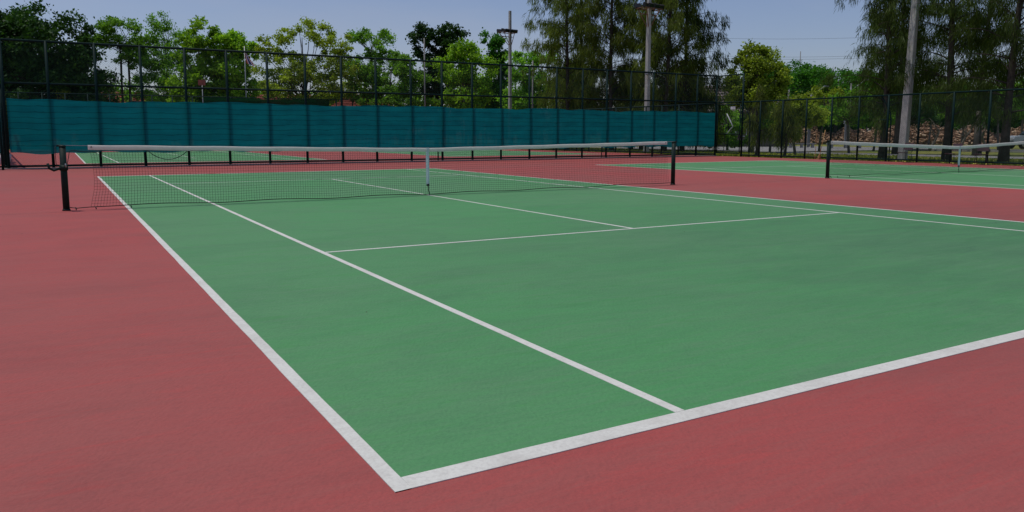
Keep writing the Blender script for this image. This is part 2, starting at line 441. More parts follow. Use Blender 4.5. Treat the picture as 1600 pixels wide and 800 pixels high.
# the two heavier double posts with short props at their feet, seen under the screen
for x in (14.38, 23.85):
    MB().tube([(x, YB+.12, 0), (x, YB+.10, 2.2)], .028, 8).build('post', M['paint'], bf, True)
lf = fence('lower green chain-link fence along the right side of the far court, beside the chairs', (31.9, 28.6), (31.9, -8), [s for s in np.arange(1.28, 36.6, 1.5)], [.10, 3.0], 3.0, thick=.045)
# hoop-topped stay bars on the side fence
for y in (28.15, 19.75):
    MB().tube([(31.93, y+.45, 2.98), (31.99, y+.25, 2.6), (32.03, y+.05, 2.2), (32.03, y, 1.9), (32.03, y, 0)], .028, 8).build('stay_bar', M['paint'], lf, True)
    MB().tube([(31.9, y+.45, 1.9), (32.03, y, 1.9)], .02, 6).build('stay_bar', M['paint'], lf, True)
# gate bay at the corner
gt = empty('corner_gate', (31.9, 28.6, 0), 'narrow dark green gate in the tall corner bay where the two fences meet', 'gate')
for y in (0, 2.0):
    MB().tube([(0, y, 0), (0, y, 4.56)], .055, 10).build('gate_post', M['paint'], gt, True)
for z in (4.53, 3.03):
    MB().tube([(0, 0, z), (0, 2, z)], .034, 8).build('rail', M['paint'], gt, True)
lfm = MB()
for y0, z0, y1, z1 in ((.14, .18, .14, 2.9), (1.86, .18, 1.86, 2.9), (.14, .18, 1.86, .18), (.14, 2.9, 1.86, 2.9), (.14, 1.25, 1.86, 1.25)):
    lfm.tube([(-.01, y0, z0), (-.01, y1, z1)], .03, 8)
lfo = lfm.build('gate_leaf', M['paint'], gt, True)
MB().box((-.06, .08, 1.0), (.03, .22, 1.18)).build('latch', M['black'], lfo)
o = wire_mesh((0, .14), (0, 1.86), .18, 4.5).build('chain_link_mesh', M['wire'], gt); tag(o, kind='stuff')
MB().box((-.05, .5, 2.62), (-.03, .85, 2.78)).build('small_plate', M['white'], gt)

rf = fence('lower green chain-link fence continuing behind the teal screen on the right', (31.9, 30.65), (31.9, 70.5), [s for s in np.arange(1.5, 39.8, 1.55)], [.10, 3.0], 3.0, mesh_pitch=.12)
ff = fence('far green fence beyond the back courts, its rail just above the teal screen', (-5, 70.5), (31.8, 70.5), [s for s in np.arange(0, 36.8, 1.6)], [.10, 3.0, 4.5], 4.5, mesh_pitch=.14)
sf = fence('left side fence of the back court running away behind the screen', (-2.6, 30.9), (-5, 70.3), [s for s in np.arange(.1, 39.4, 1.55)], [.10, 3.0], 3.0, mesh_pitch=.12)
# gate posts at the near left corner
lg = empty('side_gate', (-2.62, 30.55, 0), 'dark green gate frame cut by the left edge of the photo', 'gate')
for dx, dy, h in ((-.02, -.7, 2.9), (-.35, -.35, 2.9)):
    MB().tube([(dx, dy, 0), (dx, dy, h)], .042, 8).build('gate_post', M['paint'], lg, True)
MB().tube([(-.02, -.7, .12), (-2.4, -.7, .12)], .03, 8).build('rail', M['paint'], lg, True)
MB().tube([(-.02, -.7, 2.85), (-2.4, -.7, 2.85)], .03, 8).build('rail', M['paint'], lg, True)

# ------------------------------------------------------------------ windscreens
def windscreen(name, x0, x1, y, ztop, zbot, mat, label, posts, seed=1, amp=.03, sagb=.04):
    rnd = random.Random(seed); nx = int((x1-x0)/.13); nz = 22; P = []
    ph = [rnd.uniform(0, 6.28) for _ in range(8)]
    for j in range(nz+1):
        t = j/nz; row = []
        for i in range(nx+1):
            x = x0+(x1-x0)*i/nx
            # distance to next post in span units
            q = min(abs(x-p) for p in posts)
            s = min(1, q/.78)
            belly = amp*s*math.sin(PI*min(1, max(0, t)))*(1+.6*math.sin(x*1.3+ph[0]))
            rip = .010*math.sin(t*nz*1.05+1.2*math.sin(x*.9+ph[1])+ph[2])*s + .008*math.sin(x*6+t*3+ph[3])*s
            zt = ztop + .03*math.sin(x*.8+ph[4])-.035*s*(1+math.sin(x*2.1+ph[6])) 
            zb = zbot + sagb*math.sin(x*1.7+ph[5])*.6 + .03*math.sin(x*4.4+ph[7]) + .03*s
            z = zb+(zt-zb)*t
            row.append((x, y-belly-rip-.02, z))
        P.append(row)
    o = MB().grid(P).build(name, mat, None, True)
    return tag(o, label, 'windscreen')
windscreen('shade_cloth_screen', -2.42, 31.75, YB-.05, 2.5, .55, M['cloth'], 'long teal shade cloth tied along the tall fence behind the near net', bx, 3)
windscreen('shade_cloth_screen', 10.3, 21.5, 70.42, 4.45, 2.0, M['cloth2'], 'dark bottle green cloth strip on the far fence, showing above the teal screen', [10.3+1.6*k for k in range(8)], 5)
P = []
for j in range(13):
    t = j/12; P.append([(-2.66-2.2*q/60+.06*math.sin(q*.9+t*2)+.04*math.sin(q*2.3), 31.0+36*q/60, .55+1.95*t+.03*math.sin(q*.7)) for q in range(61)])
tag(MB().grid(P).build('shade_cloth_screen', M['cloth'], None, True), 'teal shade cloth bunched along the left side fence of the back court', 'windscreen')
# loose cord hanging in a loop under the screen
cp = []
for k in range(13):
    t = k/12; cp.append((2.05+1.4*t, YB-.12, .60-.33*math.sin(PI*t)**.8))
tag(MB().tube(cp, .014, 6).build('hanging_cord', M['wire'], None, True), 'loose dark green cord looping below the teal screen between two posts', 'cord')
cp = [(-.75+.16*k/8*1.0, YB-.14, .03+.6*(k/8)**1.6) for k in range(9)] + [(-.45, YB-.14, .66), (-.2, YB-.14, .60), (.3, YB-.14, .56)]
tag(MB().tube(cp, .012, 6).build('hanging_cord', M['wire'], None, True), 'dark cord hanging from the screen to the ground behind the near net\'s left end', 'cord')

# ------------------------------------------------------------------ nets
def net(x0, x1, y, xa, xb, xc, label, zc, ze, seed=0, winch=True, pitch=.045, rc=.0021):
    root = empty('tennis_net', ((x0+x1)/2, y, 0), label, 'net', 'tennis nets strung across the courts')
    ox = (x0+x1)/2
    def bd(mb, name, mat, sm=False, par=None):
        mb.v = [(v[0]-ox, v[1]-y, v[2]) for v in mb.v]
        return mb.build(name, mat, par or root, sm)
    for sgn, x in ((-1, x0), (1, x1)):
        p = bd(MB().tube([(x, y, 0), (x, y, 1.04)], [.052, .050], 12), 'net_post', M['netpost'], True)
        c = MB().tube([(x, y, 1.04), (x, y, 1.055), (x, y, 1.07)], [.056, .056, .04], 12)
        c.box((x-.012-(.07 if sgn < 0 else 0), y-.012, 1.045), (x+.012+(.07 if sgn > 0 else 0), y+.012, 1.075))
        bd(c, 'pulley_cap', M['netpost'], True, root)
        f = MB().tube([(x-.0, y, .0), (x, y, .03)], [.065, .056], 12); bd(f, 'post_collar', M['netpost'], True)
    if winch:
        wn = MB().tube([(x0-.0, y-.05, .70), (x0, y-.12, .70)], .045, 10)
        wn.box((x0-.062, y-.07, .66), (x0+.062, y+.055, .75))
        wn.tube([(x0-.04, y-.10, .70), (x0-.14, y-.10, .665), (x0-.20, y-.10, .70), (x0-.22, y-.10, .78)], .021, 8)
        bd(wn, 'winch', M['netpost'], True)
        bd(MB().tube([(x0+.03, y-.135, .715), (x0+.03, y-.150, .77)], .012, 6), 'winch_bolt', M['steel'], True)
        bd(MB().tube([(x0-.10, y, 1.05), (x0-.105, y-.01, .9), (x0-.10, y-.03, .72)], .005, 5), 'winch_cable', M['cord'], True)
    def ztop(x):
        if x < xc: t = (xc-x)/(xc-x0)
        else: t = (x-xc)/(x1-xc)
        return zc+(ze-zc)*(.85*t+.15*t*t)
    rnd = random.Random(seed)
    # net cable to the posts
    bd(MB().tube([(x0, y, 1.065), (xa, y, ztop(xa)-.01)], .0045, 5), 'headline_cable', M['steel'])
    bd(MB().tube([(x1, y, 1.065), (xb, y, ztop(xb)-.01)], .0045, 5), 'headline_cable', M['steel'])
    bh = .078 if winch else .10
    # headband: a folded canvas strip with thickness
    P = []; K = 120
    sec = [(.010, -bh), (.013, -bh*.5), (.010, -.01), (.0, .0), (-.010, -.01), (-.013, -bh*.5), (-.010, -bh)]
    for i in range(K+1):
        x = xa+(xb-xa)*i/K; zt = ztop(x)+.003*math.sin(x*5.1+seed); wv = .004*math.sin(x*2.3+seed)
        P.append([(x, y+dy+wv, zt+dz) for dy, dz in sec])
    hb = bd(MB().grid(P), 'headband', M['band'], True)
    for x in (xa+.05, xb-.05):
        bd(MB().tube([(x, y-.016, ztop(x)-.035), (x, y-.011, ztop(x)-.035)], .014, 8), 'eyelet', M['black'], False, hb)
    # mesh
    def zbot(x):
        t = abs(x-xc)/(xb-xc)
        return .035+.03*t*t+.012*math.sin(x*3.1+seed)
    mb = MB(); nv = int((xb-xa)/pitch); rows = 20
    def P_(x, t):
        """t 0 at band, 1 at bottom; slack mesh drifts inwards at the ends near the ground"""
        zt = ztop(x)-bh+.01; zb = zbot(x)
        z = zt+(zb-zt)*t
        edge = math.exp(-(x-xa)/.5); edger = math.exp(-(xb-x)/.5)
        dx = .05*math.sin(PI*min(1, t*1.1))*edge - .03*max(0, t-.75)/.25*edge
        dx += .10*t*edger
        dy = -.03*math.sin(PI*t)*math.sin(x*.7+1)
        return (x+dx+.004*math.sin(x*9+t*7), y+dy+.004*math.sin(x*13), z)
    for i in range(nv+1):
        x = xa+.02+(xb-xa-.04)*i/nv
        mb.tube([P_(x, t/7) for t in range(8)], rc, 3, False)
    for j in range(rows+1):
        t = j/rows
        mb.tube([P_(xa+.02+(xb-xa-.04)*i/90, t) for i in range(91)], rc*(1 if j > 0 else 1.3), 3, False)
    tag(bd(mb, 'net_mesh', M['cord']), kind='stuff')
    bc = MB().tube([(x0+.05, y, .05), (x0+.15, y-.01, .035)] + [tuple(Vector(P_(xa+(xb-xa)*i/80, 1.0))+Vector((0, 0, -.006))) for i in range(81)] + [(x1-.05, y, .05)], .0075, 5)
    for x in (x0+.13, x0+.42, x0+.95):
        bc.tube([(x, y-.01, .05), (x+.01, y-.02, .02), (x+.01, y-.02, .005)], .009, 5)
    bd(bc, 'bottom_cord', M['cord'], True)
    # centre strap
    w_ = .029
    st = MB().grid([[(xc-w_+.0*k, y-.017, ztop(xc)+.004-k*(ztop(xc)-.21)/6) for k in range(7)], [(xc+w_, y-.017, ztop(xc)+.004-k*(ztop(xc)-.21)/6) for k in range(7)]])
    st.grid([[(xc-w_, y+.017, ztop(xc)+.004-k*(ztop(xc)-.21)/6) for k in range(7)], [(xc+w_, y+.017, ztop(xc)+.004-k*(ztop(xc)-.21)/6) for k in range(7)]])
    st.grid([[(xc-w_, y-.017, ztop(xc)+.004), (xc-w_, y+.017, ztop(xc)+.004)], [(xc+w_, y-.017, ztop(xc)+.004), (xc+w_, y+.017, ztop(xc)+.004)]])
    so = bd(st, 'centre_strap', M['strap'])
    ch = MB().box((xc-.022, y-.03, .19), (xc+.022, y+.02, .235))
    ch.tube([(xc, y, .20), (xc+.02, y, .15), (xc+.01, y, .11), (xc+.03, y, .06), (xc+.03, y, 0)], .010, 6)
    bd(ch, 'strap_buckle', M['black'], False, so)
    return root
net(-.885, 12.19, YN, -.52, 11.97, 5.57, 'near net with white headband and pale centre strap, across the green court in front', .965, 1.075, 0)
net(17.93, 29.7, YN-.05, 18.0, 29.2, 24.4, 'distant net at the right edge, its headband passing in front of the chairs', .86, 1.06, 2, False, .05, .0021)

# ------------------------------------------------------------------ floodlight poles
def flood_pole(x, y, H, plat, label, wb, wt, ext=0, cctv=False, s=.65, off=0):
    root = empty('floodlight_pole', (x, y, 0), label, 'floodlight', 'concrete floodlight poles', R(8))
    sh = MB()
    n = 10
    for k in range(n):
        pass
    # square tapering pole with chamfered corners
    def ringp(z, h):
        c = h*.16; return [(h-c, -h, z), (h, -h+c, z), (h, h-c, z), (h-c, h, z), (-h+c, h, z), (-h, h-c, z), (-h, -h+c, z), (-h+c, -h, z)]
    zs = [0, H*.25, H*.5, H*.75, H]; i0 = 0
    for z in zs: sh.v += ringp(z, (wb+(wt-wb)*z/H)/2)
    for k in range(len(zs)-1):
        for j in range(8):
            a = k*8+j; b = k*8+(j+1) % 8; sh.f.append((a, b, b+8, a+8))
    sh.f.append(tuple(range((len(zs)-1)*8, len(zs)*8)))
    sh.build('pole_shaft', M['conc'], root)
    if plat:
        pz = plat; sc_ = Matrix.Translation((off, 0, 0)) @ Matrix.Scale(s, 4)
        def T(mb, z0=plat):
            mb.v = [(off+v[0]*s, v[1]*s, z0+(v[2]-z0)*s) for v in mb.v]; return mb
        pf = MB()
        for yy in (-.55, .55): pf.box((-1.15, yy-.04, pz), (1.15, yy+.04, pz+.07))
        for xx in (-1.1, -.4, .4, 1.1): pf.box((xx-.035, -.51, pz-.0), (xx+.035, .51, pz+.065))
        pf.box((-.9, -.05, pz-.5), (.9, .05, pz-.42))
        T(pf).build('platform', M['rust'], root)
        for sx in (-1, 1):
            for sy in (-1, 1):
                T(MB().tube([(sx*.85, sy*.5, pz), (sx*.14-off/s, sy*.1, pz-1.5)], .045, 6)).build('brace', M['rust'], root)
        for k, (lx, ly, rz) in enumerate([(-1.0, -.5, .3), (-.35, -.55, 0), (.35, -.55, 0), (1.0, -.5, -.3), (-.9, .5, 2.8), (.9, .5, 3.4)]):
            m = Matrix.Translation((lx, ly, pz+.22)) @ Matrix.Rotation(rz, 4, 'Z') @ Matrix.Rotation(R(28), 4, 'X')
            l = MB().box((-.27, -.10, -.20), (.27, .14, .20), m); lo = T(l).build('floodlight', M['black'], root)
            T(MB().box((-.24, -.112, -.17), (.24, -.102, .17), m)).build('lens', M['glass'], lo)
    if cctv:
        m = Matrix.Translation((-.42, -.35, 4.95+.3)) @ Matrix.Rotation(R(30), 4, 'Z') @ Matrix.Rotation(R(-8), 4, 'X')
        c = MB().box((-.30, -.11, -.10), (.30, .11, .10), m); co = c.build('small_lamp', M['steel'], root)
        MB().tube([(0, 0, 5.1), (-.35, -.30, 5.2)], .025, 6).build('bracket', M['steel'], root)
    return root
lp_ = flood_pole(33.2, 19.85, 12.0, 11.0, 'thick concrete pole rising beside the chairs, leaning out of the top of the photo', .34, .23)
lp_.rotation_euler = (.014, .024, R(8))
flood_pole(33.4, 38.5, 10.2, 9.45, 'concrete floodlight pole in front of the tall feathery trees, lamps at the top edge', .31, .22, cctv=True, s=.75)
flood_pole(33.6, 57.2, 11.85, 9.95, 'concrete floodlight pole against open sky, its shaft rising above the lamp platform', .27, .20, s=.68, off=-.34)

# ------------------------------------------------------------------ trees
def rndv(rs, n): 
    v = rs.normal(size=(n, 3)); return v/np.linalg.norm(v, axis=1)[:, None]
def leaf_quads(rs, cen, size, upbias=.6, asp=.5):
    n = len(cen)
    nrm = rndv(rs, n)+np.array([0, 0, upbias]); nrm /= np.linalg.norm(nrm, axis=1)[:, None]
    a = np.cross(nrm, rndv(rs, n)); a /= np.linalg.norm(a, axis=1)[:, None]+1e-9
    b = np.cross(nrm, a); s = size*(.6+.8*rs.random(n))[:, None]
    a = a*s*.5; b = b*s*.5*asp
    fold = nrm*s*.10
    return np.stack([cen-a, cen+b*1.0-a*.1+fold, cen+a, cen-b-a*.1+fold], 1)
def limb(mb, p0, p1, r0, r1, rnd, bend=.12, seg=5, n=6):
    p0 = Vector(p0); p1 = Vector(p1); L_ = (p1-p0).length
    o = Vector((rnd.uniform(-1, 1), rnd.uniform(-1, 1), rnd.uniform(-.2, .6)))*L_*bend
    pts = []; rr = []
    for k in range(seg+1):
        t = k/seg; pts.append(p0.lerp(p1, t)+o*math.sin(PI*t)); rr.append(r0+(r1-r0)*t)
    mb.tube(pts, rr, n, True)
    return pts
def broad_tree(name, label, cat, px, d, top, lobes, leaf, bark, nleaf, size, trunk_r=.18, stems=1, clump=.55, seed=0, group=None, fork=.35, clumps=None, shell=.55, lean=0, up_=.6, base_z=0):
    """lobes: (dx, dz_center, rx, rz) metres relative to the trunk, as seen; depth radius = rx*.9"""
    x, y = spot(px, d); root = empty(name, (x, y, base_z), label, cat, group, -YAW)
    rs = np.random.RandomState(seed); rnd = random.Random(seed)
    H = max(l[1]+l[3] for l in lobes); vol = [l[2]*l[2]*l[3] for l in lobes]; tv = sum(vol)
    nleaf = int(nleaf*1.9); size *= .76
    if clumps is None: clumps = max(24, int(nleaf/115))
    cs = []
    for l, v in zip(lobes, vol):
        k = max(5, int(clumps*v**.75/sum(q**.75 for q in vol)))
        u = rndv(rs, k); rad = (shell+(1-shell)*rs.random(k))**1.0*(.88+.24*rs.random(k))
        c = u*rad[:, None]*np.array([l[2], l[2]*.9, l[3]])+np.array([l[0], rs.uniform(-.4, .4)*l[2]*.5, l[1]])
        cs.append(c)
    cs = np.concatenate(cs)
    tm = MB(); zf = H*fork
    for s in range(stems):
        bx0 = (s-(stems-1)/2)*.8; topx = bx0*1.5+lean
        limb(tm, (bx0*.5, 0, -.1), (topx*.6, 0, zf), trunk_r, trunk_r*.8, rnd, .03, 6, 8)
        limb(tm, (topx*.6, 0, zf), (topx, rnd.uniform(-.3, .3), H*.86), trunk_r*.8, .03, rnd, .05, 6, 6)
    order = list(range(len(cs))); rnd.shuffle(order)
    for i in order[:min(len(cs), 46)]:
        c = cs[i]; zz = zf+(c[2]-zf)*rnd.uniform(.15, .5) if c[2] > zf else zf*.9
        st = (rnd.randrange(stems)-(stems-1)/2)*.8*1.0
        limb(tm, (st*.9+c[0]*.06, 0, max(.5, zz)), c, trunk_r*.28, .015, rnd, .12, 5, 4)
    tm.build('trunk', M[bark], root, True)
    per = max(6, nleaf//len(cs)); cr = clump*(.6+.8*rs.random(len(cs)))
    cen = np.repeat(cs, per, 0); n = len(cen)
    off = rs.normal(size=(n, 3))*np.array([1, 1, .7])*np.repeat(cr, per)[:, None]*.50
    cen = cen+off
    tone = np.clip(np.repeat(rs.random(len(cs))*.45, per)+rs.random(n)*.55, 0, 1)
    me = quads_mesh('crown', leaf_quads(rs, cen, size, up_, .62), M[leaf], tone)
    link('crown', me, root)
    return root
BG = 'leafy trees standing beyond the back courts'
# dark tree at left
broad_tree('rain_tree', 'large dark dense tree at the far left, its crown rising above the fence', 'tree', 55, 74, 8,
  [(-3.5, 9.2, 4.6, 3.2), (2.2, 9.6, 4.3, 3.2), (-6, 6.5, 4.5, 3.6), (4.8, 6.4, 2.7, 3.0), (0, 6, 5, 3.4), (4.9, 8.7, 1.7, 1.5), (-.5, 11.2, 2.6, 1.6)], 'lf_dark', 'bark', 34000, .40, .35, seed=11, clump=.8, clumps=420)
broad_tree('rain_tree', 'dark lower tree filling the left corner under the large crown', 'tree', 10, 80, 8,
  [(-3, 6, 4.5, 3.5), (3, 5.5, 4.5, 3.6), (8, 5.0, 3.6, 3.4)], 'lf_dark', 'bark', 15000, .36, .3, seed=12, clump=.8)
broad_tree('vine_covered_tree', 'pale vine growing on a thin stem in front of the dark tree', 'vine', 97, 71.9, 8,
  [(0, 4.2, .7, 1.6), (.1, 5.6, .4, .8), (-.2, 2.9, .9, 1.0)], 'lf_olive', 'bark', 1300, .26, .05, seed=13, clump=.3)
broad_tree('slender_tree', 'slender twin-stemmed tree with an airy crown right of the large dark tree', 'tree', 203, 78, 20,
  [(-.3, 11.6, 2.0, 1.1), (-1.6, 10.4, 1.6, .9), (1.3, 10.5, 1.8, 1.0), (.2, 9.2, 1.7, .9), (1.5, 8.2, 1.4, .6)], 'lf_mid', 'bark', 5200, .27, .12, 2, seed=14, clump=.45, fork=.72)
broad_tree('feathery_tree', 'tall feathery tree with loose layered branches left of the bright tree', 'tree', 265, 80, 16,
  [(-.3, 12.6, 1.3, .9), (.2, 11.0, 2.2, 1.0), (-.6, 9.3, 2.8, 1.3), (1.0, 7.6, 3.0, 1.5), (-1, 5.8, 3.2, 1.6)], 'lf_mid', 'bark', 11000, .24, .14, seed=15, clump=.55)
broad_tree('bright_leaved_tree', 'bright green tree with a rounded top above the small red board', 'tree', 318, 76, 38,
  [(.2, 10.6, 1.7, 1.5), (-.3, 8.2, 2.3, 2.0), (1.0, 6.2, 2.6, 1.8), (-1.3, 5.2, 2.4, 1.8), (0, 3.6, 3.0, 1.4)], 'lf_bright', 'bark2', 12000, .36, .15, seed=16, clump=.5)
broad_tree('bright_leaved_tree', 'bright green tree directly behind the flagpole', 'tree', 370, 77, 52,
  [(-.4, 9.8, 1.8, 1.4), (1.0, 9.6, 1.6, 1.1), (-.2, 7.6, 2.1, 2.2), (.6, 5.2, 2.0, 1.8), (-.8, 4.0, 2.6, 1.6)], 'lf_bright', 'bark2', 11000, .36, .15, seed=17, clump=.5)
broad_tree('spreading_tree', 'wide yellow-green tree with open spreading branches right of the flagpole', 'tree', 478, 76, 35,
  [(.3, 11.2, 2.6, 1.0), (-2.4, 9.8, 2.0, 1.2), (2.8, 9.7, 2.2, 1.2), (-1.6, 7.8, 3.0, 1.5), (2.0, 7.6, 3.2, 1.5), (0, 5.6, 4.2, 1.6), (4.0, 6.0, 1.8, 1.3)], 'lf_olive', 'bark', 14000, .27, .2, seed=18, clump=.5, fork=.25)
broad_tree('flat_topped_tree', 'flat-topped light green tree between the spreading tree and the thin grey pole', 'tree', 583, 80, 55,
  [(0, 11.0, 2.7, .75), (.8, 9.4, 2.0, .8), (-1.8, 8.2, 1.9, 1.0), (2.6, 8.2, 1.9, 1.1)], 'lf_mid', 'bark2', 5600, .26, .12, seed=19, clump=.45, fork=.75)
broad_tree('bushy_tree', 'mid green bushy tree in front of the flat-topped tree', 'tree', 612, 76, 75,
  [(0, 6.6, 3.0, 2.2), (2.0, 7.2, 1.8, 1.6), (-2.4, 5.6, 2.4, 1.8), (0, 4, 3.6, 1.8)], 'lf_mid', 'bark', 9500, .3, .15, seed=20, clump=.5)
broad_tree('dark_crowned_tree', 'dark crowned tree with two rounded tops beside the thin grey pole', 'tree', 683, 82, 50,
  [(-1.2, 10.8, 1.5, 1.6), (1.6, 11.0, 1.7, 1.6), (.3, 9.0, 2.0, 1.3), (0, 6.6, 2.2, 1.8)], 'lf_dark', 'bark', 8500, .34, .16, seed=21, clump=.5, fork=.4)
broad_tree('bright_leaved_tree', 'bright green tree between the dark twin-topped tree and the vine column', 'tree', 727, 76, 66,
  [(0, 9.1, 1.5, 1.2), (-1.2, 7.6, 1.9, 1.6), (1.4, 7.2, 1.9, 1.7), (0, 5.0, 3.0, 1.8)], 'lf_bright', 'bark2', 9500, .32, .15, seed=22, clump=.48)
broad_tree('vine_covered_tree', 'dark column of foliage with a hooked top left of the floodlight pole', 'tree', 778, 78, 54,
  [(-.6, 10.4, .9, .8), (0, 9.2, 1.0, 1.4), (.5, 7.2, 1.4, 1.6), (-.2, 5.0, 1.7, 1.6)], 'lf_far', 'bark', 7000, .34, .14, seed=23, clump=.42)
broad_tree('flat_topped_tree', 'light green layered tree right of the slim floodlight pole', 'tree', 832, 72, 84,
  [(0, 8.2, 2.6, .5), (-.8, 6.7, 2.0, .8), (1.2, 5.6, 2.4, 1.0), (-1, 4.2, 2.5, 1.2)], 'lf_mid', 'bark2', 7500, .28, .12, seed=24, clump=.45, fork=.5)
# hedge-like masses filling the row
fill = [(175, 86, 6.6, 'lf_mid', 'low green bush under the slender twin-stemmed tree'), (232, 84, 6.2, 'lf_mid', 'leafy green bush below the feathery tree'),
        (285, 88, 6.0, 'lf_olive', 'olive bush between the feathery tree and the bright tree'), (345, 88, 7.2, 'lf_mid', 'green bush between the two bright trees left of the flag'),
        (415, 86, 7.0, 'lf_mid', 'green bush filling the gap right of the flagpole'), (540, 85, 8.2, 'lf_olive', 'olive bush right of the wide spreading tree'),
        (652, 84, 7.0, 'lf_mid', 'green bush at the foot of the thin grey pole'), (755, 84, 7.8, 'lf_bright', 'bright bush left of the dark foliage column'),
        (810, 88, 7.4, 'lf_mid', 'green bush around the base of the slim floodlight pole'), (500, 88, 6.0, 'lf_mid', 'deep green bush underneath the wide spreading tree')]
for k, (px, d, h, lf_, lab) in enumerate(fill):
    h *= 1.06
    broad_tree('large_bush', lab, 'bush', px, d, 0, [(0, h*.62, 3.3, h*.36), (-2.2, h*.42, 2.8, h*.34), (2.3, h*.45, 2.8, h*.33), (0, h*.3, 3.4, h*.26)], lf_, 'bark', 7000, .36, .1, seed=40+k, clump=.6, group=BG)

for k, (px, d, h, lab) in enumerate([(-70, 62, 7.5, 'dark bush outside the left edge beyond the side fence'), (15, 90, 6.0, 'dark bush low behind the left corner of the back court'), (110, 92, 6.0, 'dark bush under the large dark tree, above the far rail')]):
    broad_tree('large_bush', lab, 'bush', px, d, 0, [(0, h*.6, 3.6, h*.38), (-2.4, h*.35, 3, h*.32), (2.5, h*.35, 3.2, h*.32)], 'lf_dark', 'bark', 6500, .38, .1, seed=240+k, clump=.6, group=BG)
# casuarinas -------------------------------------------------------
def casuarina(label, px, d, H, rad, z0, mat, seed, nb=64, lean=0, tr=.3, strand=.42, wid=.035, group=None, per=26, xy=None, dens=8):
    x, y = xy if xy else spot(px, d)
    root = empty('casuarina_tree', (x, y, 0), label, 'tree', group, -YAW)
    rs = np.random.RandomState(seed); rnd = random.Random(seed); tm = MB()
    tp = []; rr = []
    for k in range(13):
        t = k/12; tp.append(Vector((lean*t*H*.1+.12*math.sin(t*5+seed), .1*math.sin(t*4+seed*2), t*H-.1))); rr.append(tr*(1-t)**.8+.02 + (tr*.5*math.exp(-t*H/.5)))
    tm.tube(tp, rr, 10, True)
    tufts = []
    for b in range(nb):
        t = (b+rnd.random())/nb; z = z0+(H-z0)*t; 
        prof = (1-t)**.65*(.55+.45*math.sin(min(1, t*3.2)*PI/2)) if True else 1
        L_ = rad*prof*rnd.uniform(.65, 1.15)+.3
        az = rnd.uniform(0, 2*PI); el = R(rnd.uniform(12, 48))
        q = z/H*12; i = min(11, int(q)); p0 = tp[i].lerp(tp[i+1], q-i)
        dv = Vector((math.cos(az)*math.cos(el), math.sin(az)*math.cos(el), math.sin(el)))
        pts = []; n = 7
        for k in range(n+1):
            s = k/n; p = p0+dv*L_*s+Vector((0, 0, -.45*L_*s*s*math.sin(el)-.12*L_*s**3)); p += Vector((rnd.uniform(-.05, .05), rnd.uniform(-.05, .05), 0))*L_*s
            pts.append(p)
        tm.tube(pts, [max(.008, .045*(1-k/n)*(1-.5*t)) for k in range(n+1)], 4, True)
        m = max(3, int(dens*L_/rad*1.4))
        for k in range(m):
            s = rnd.uniform(.22, 1.03); j = min(n-1, int(s*n)); p = pts[j].lerp(pts[j+1], min(1, s*n-j))
            sd_ = Vector((rnd.uniform(-1, 1), rnd.uniform(-1, 1), rnd.uniform(-.5, .3)))*.42*(1.1-s*.5)*L_*.35
            tufts.append((*(p+sd_), dv.x, dv.y))
            if rnd.random() < .5: tm.tube([p, p+sd_], [.012, .006], 3, False)
    tm.build('trunk', M['bark'], root, True)
    T = np.array(tufts); n = len(T)*per
    base = np.repeat(T[:, :3], per, 0)+rs.normal(size=(n, 3))*np.array([.10, .10, .20])
    out = np.repeat(np.c_[T[:, 3:5], np.zeros(len(T))], per, 0)
    dr = out*.32+rs.normal(size=(n, 3))*.32+np.array([0, 0, -.95]); dr /= np.linalg.norm(dr, axis=1)[:, None]
    L_ = strand*(.5+.9*rs.random(n))[:, None]; e = base+dr*L_; e[:, 2] -= .12*L_[:, 0]
    side = np.cross(dr, rndv(rs, n)); side /= np.linalg.norm(side, axis=1)[:, None]; side *= wid*.5*(.6+.8*rs.random(n))[:, None]
    mid = base+dr*L_*.5
    V = np.stack([base, mid+side, e, mid-side], 1)
    tone = np.clip(np.repeat(rs.random(len(T))*.5, per)+rs.random(n)*.5, 0, 1)
    link('crown', quads_mesh('crown', V, M[mat], tone), root)
    return root
GC = 'casuarina trees with drooping needle foliage'
casuarina('tall feathery tree at the left end of the casuarina row, next to open sky', 884, 60, 22, 4.4, 2.0, 'needle', 1, 118, tr=.13, strand=.42, wid=.042, group=GC, per=24, dens=10)
casuarina('tall feathery tree second from the left in the casuarina row', 908, 66, 22, 4.4, 2.0, 'needle', 2, 118, tr=.13, strand=.42, wid=.042, group=GC, per=24, dens=10)
casuarina('tall feathery tree just left of the floodlight pole with the small lamp', 955, 58, 22, 4.4, 2.0, 'needle', 3, 118, tr=.13, strand=.42, wid=.042, group=GC, per=24, dens=10)
casuarina('tall feathery tree behind the floodlight pole with the small lamp', 1004, 64, 22, 4.4, 2.0, 'needle_dark', 4, 118, tr=.13, strand=.42, wid=.042, group=GC, per=24, dens=10)
casuarina('tall feathery tree just right of the floodlight pole with the small lamp', 1040, 56, 22, 4.4, 2.0, 'needle', 5, 118, tr=.13, strand=.42, wid=.042, group=GC, per=24, dens=10)
casuarina('thick-trunked feathery tree at the right end of the casuarina row behind the screen', 1066, 58, 22, 4.4, 1.8, 'needle_dark', 6, 118, tr=.13, strand=.42, wid=.042, group=GC, per=24, dens=10)
for k, (px, d, h, lab) in enumerate([(890, 68, 6.5, 'low feathery shrub under the left casuarinas'), (985, 66, 6.0, 'low feathery shrub beside the base of the lamp-bearing floodlight pole'), (1065, 60, 5.5, 'low feathery shrub under the thick-trunked casuarina')]):
    casuarina(lab, px, d, h*1.15, 4.6, .6, 'needle', 20+k, 70, tr=.1, strand=.6, wid=.07, per=22)
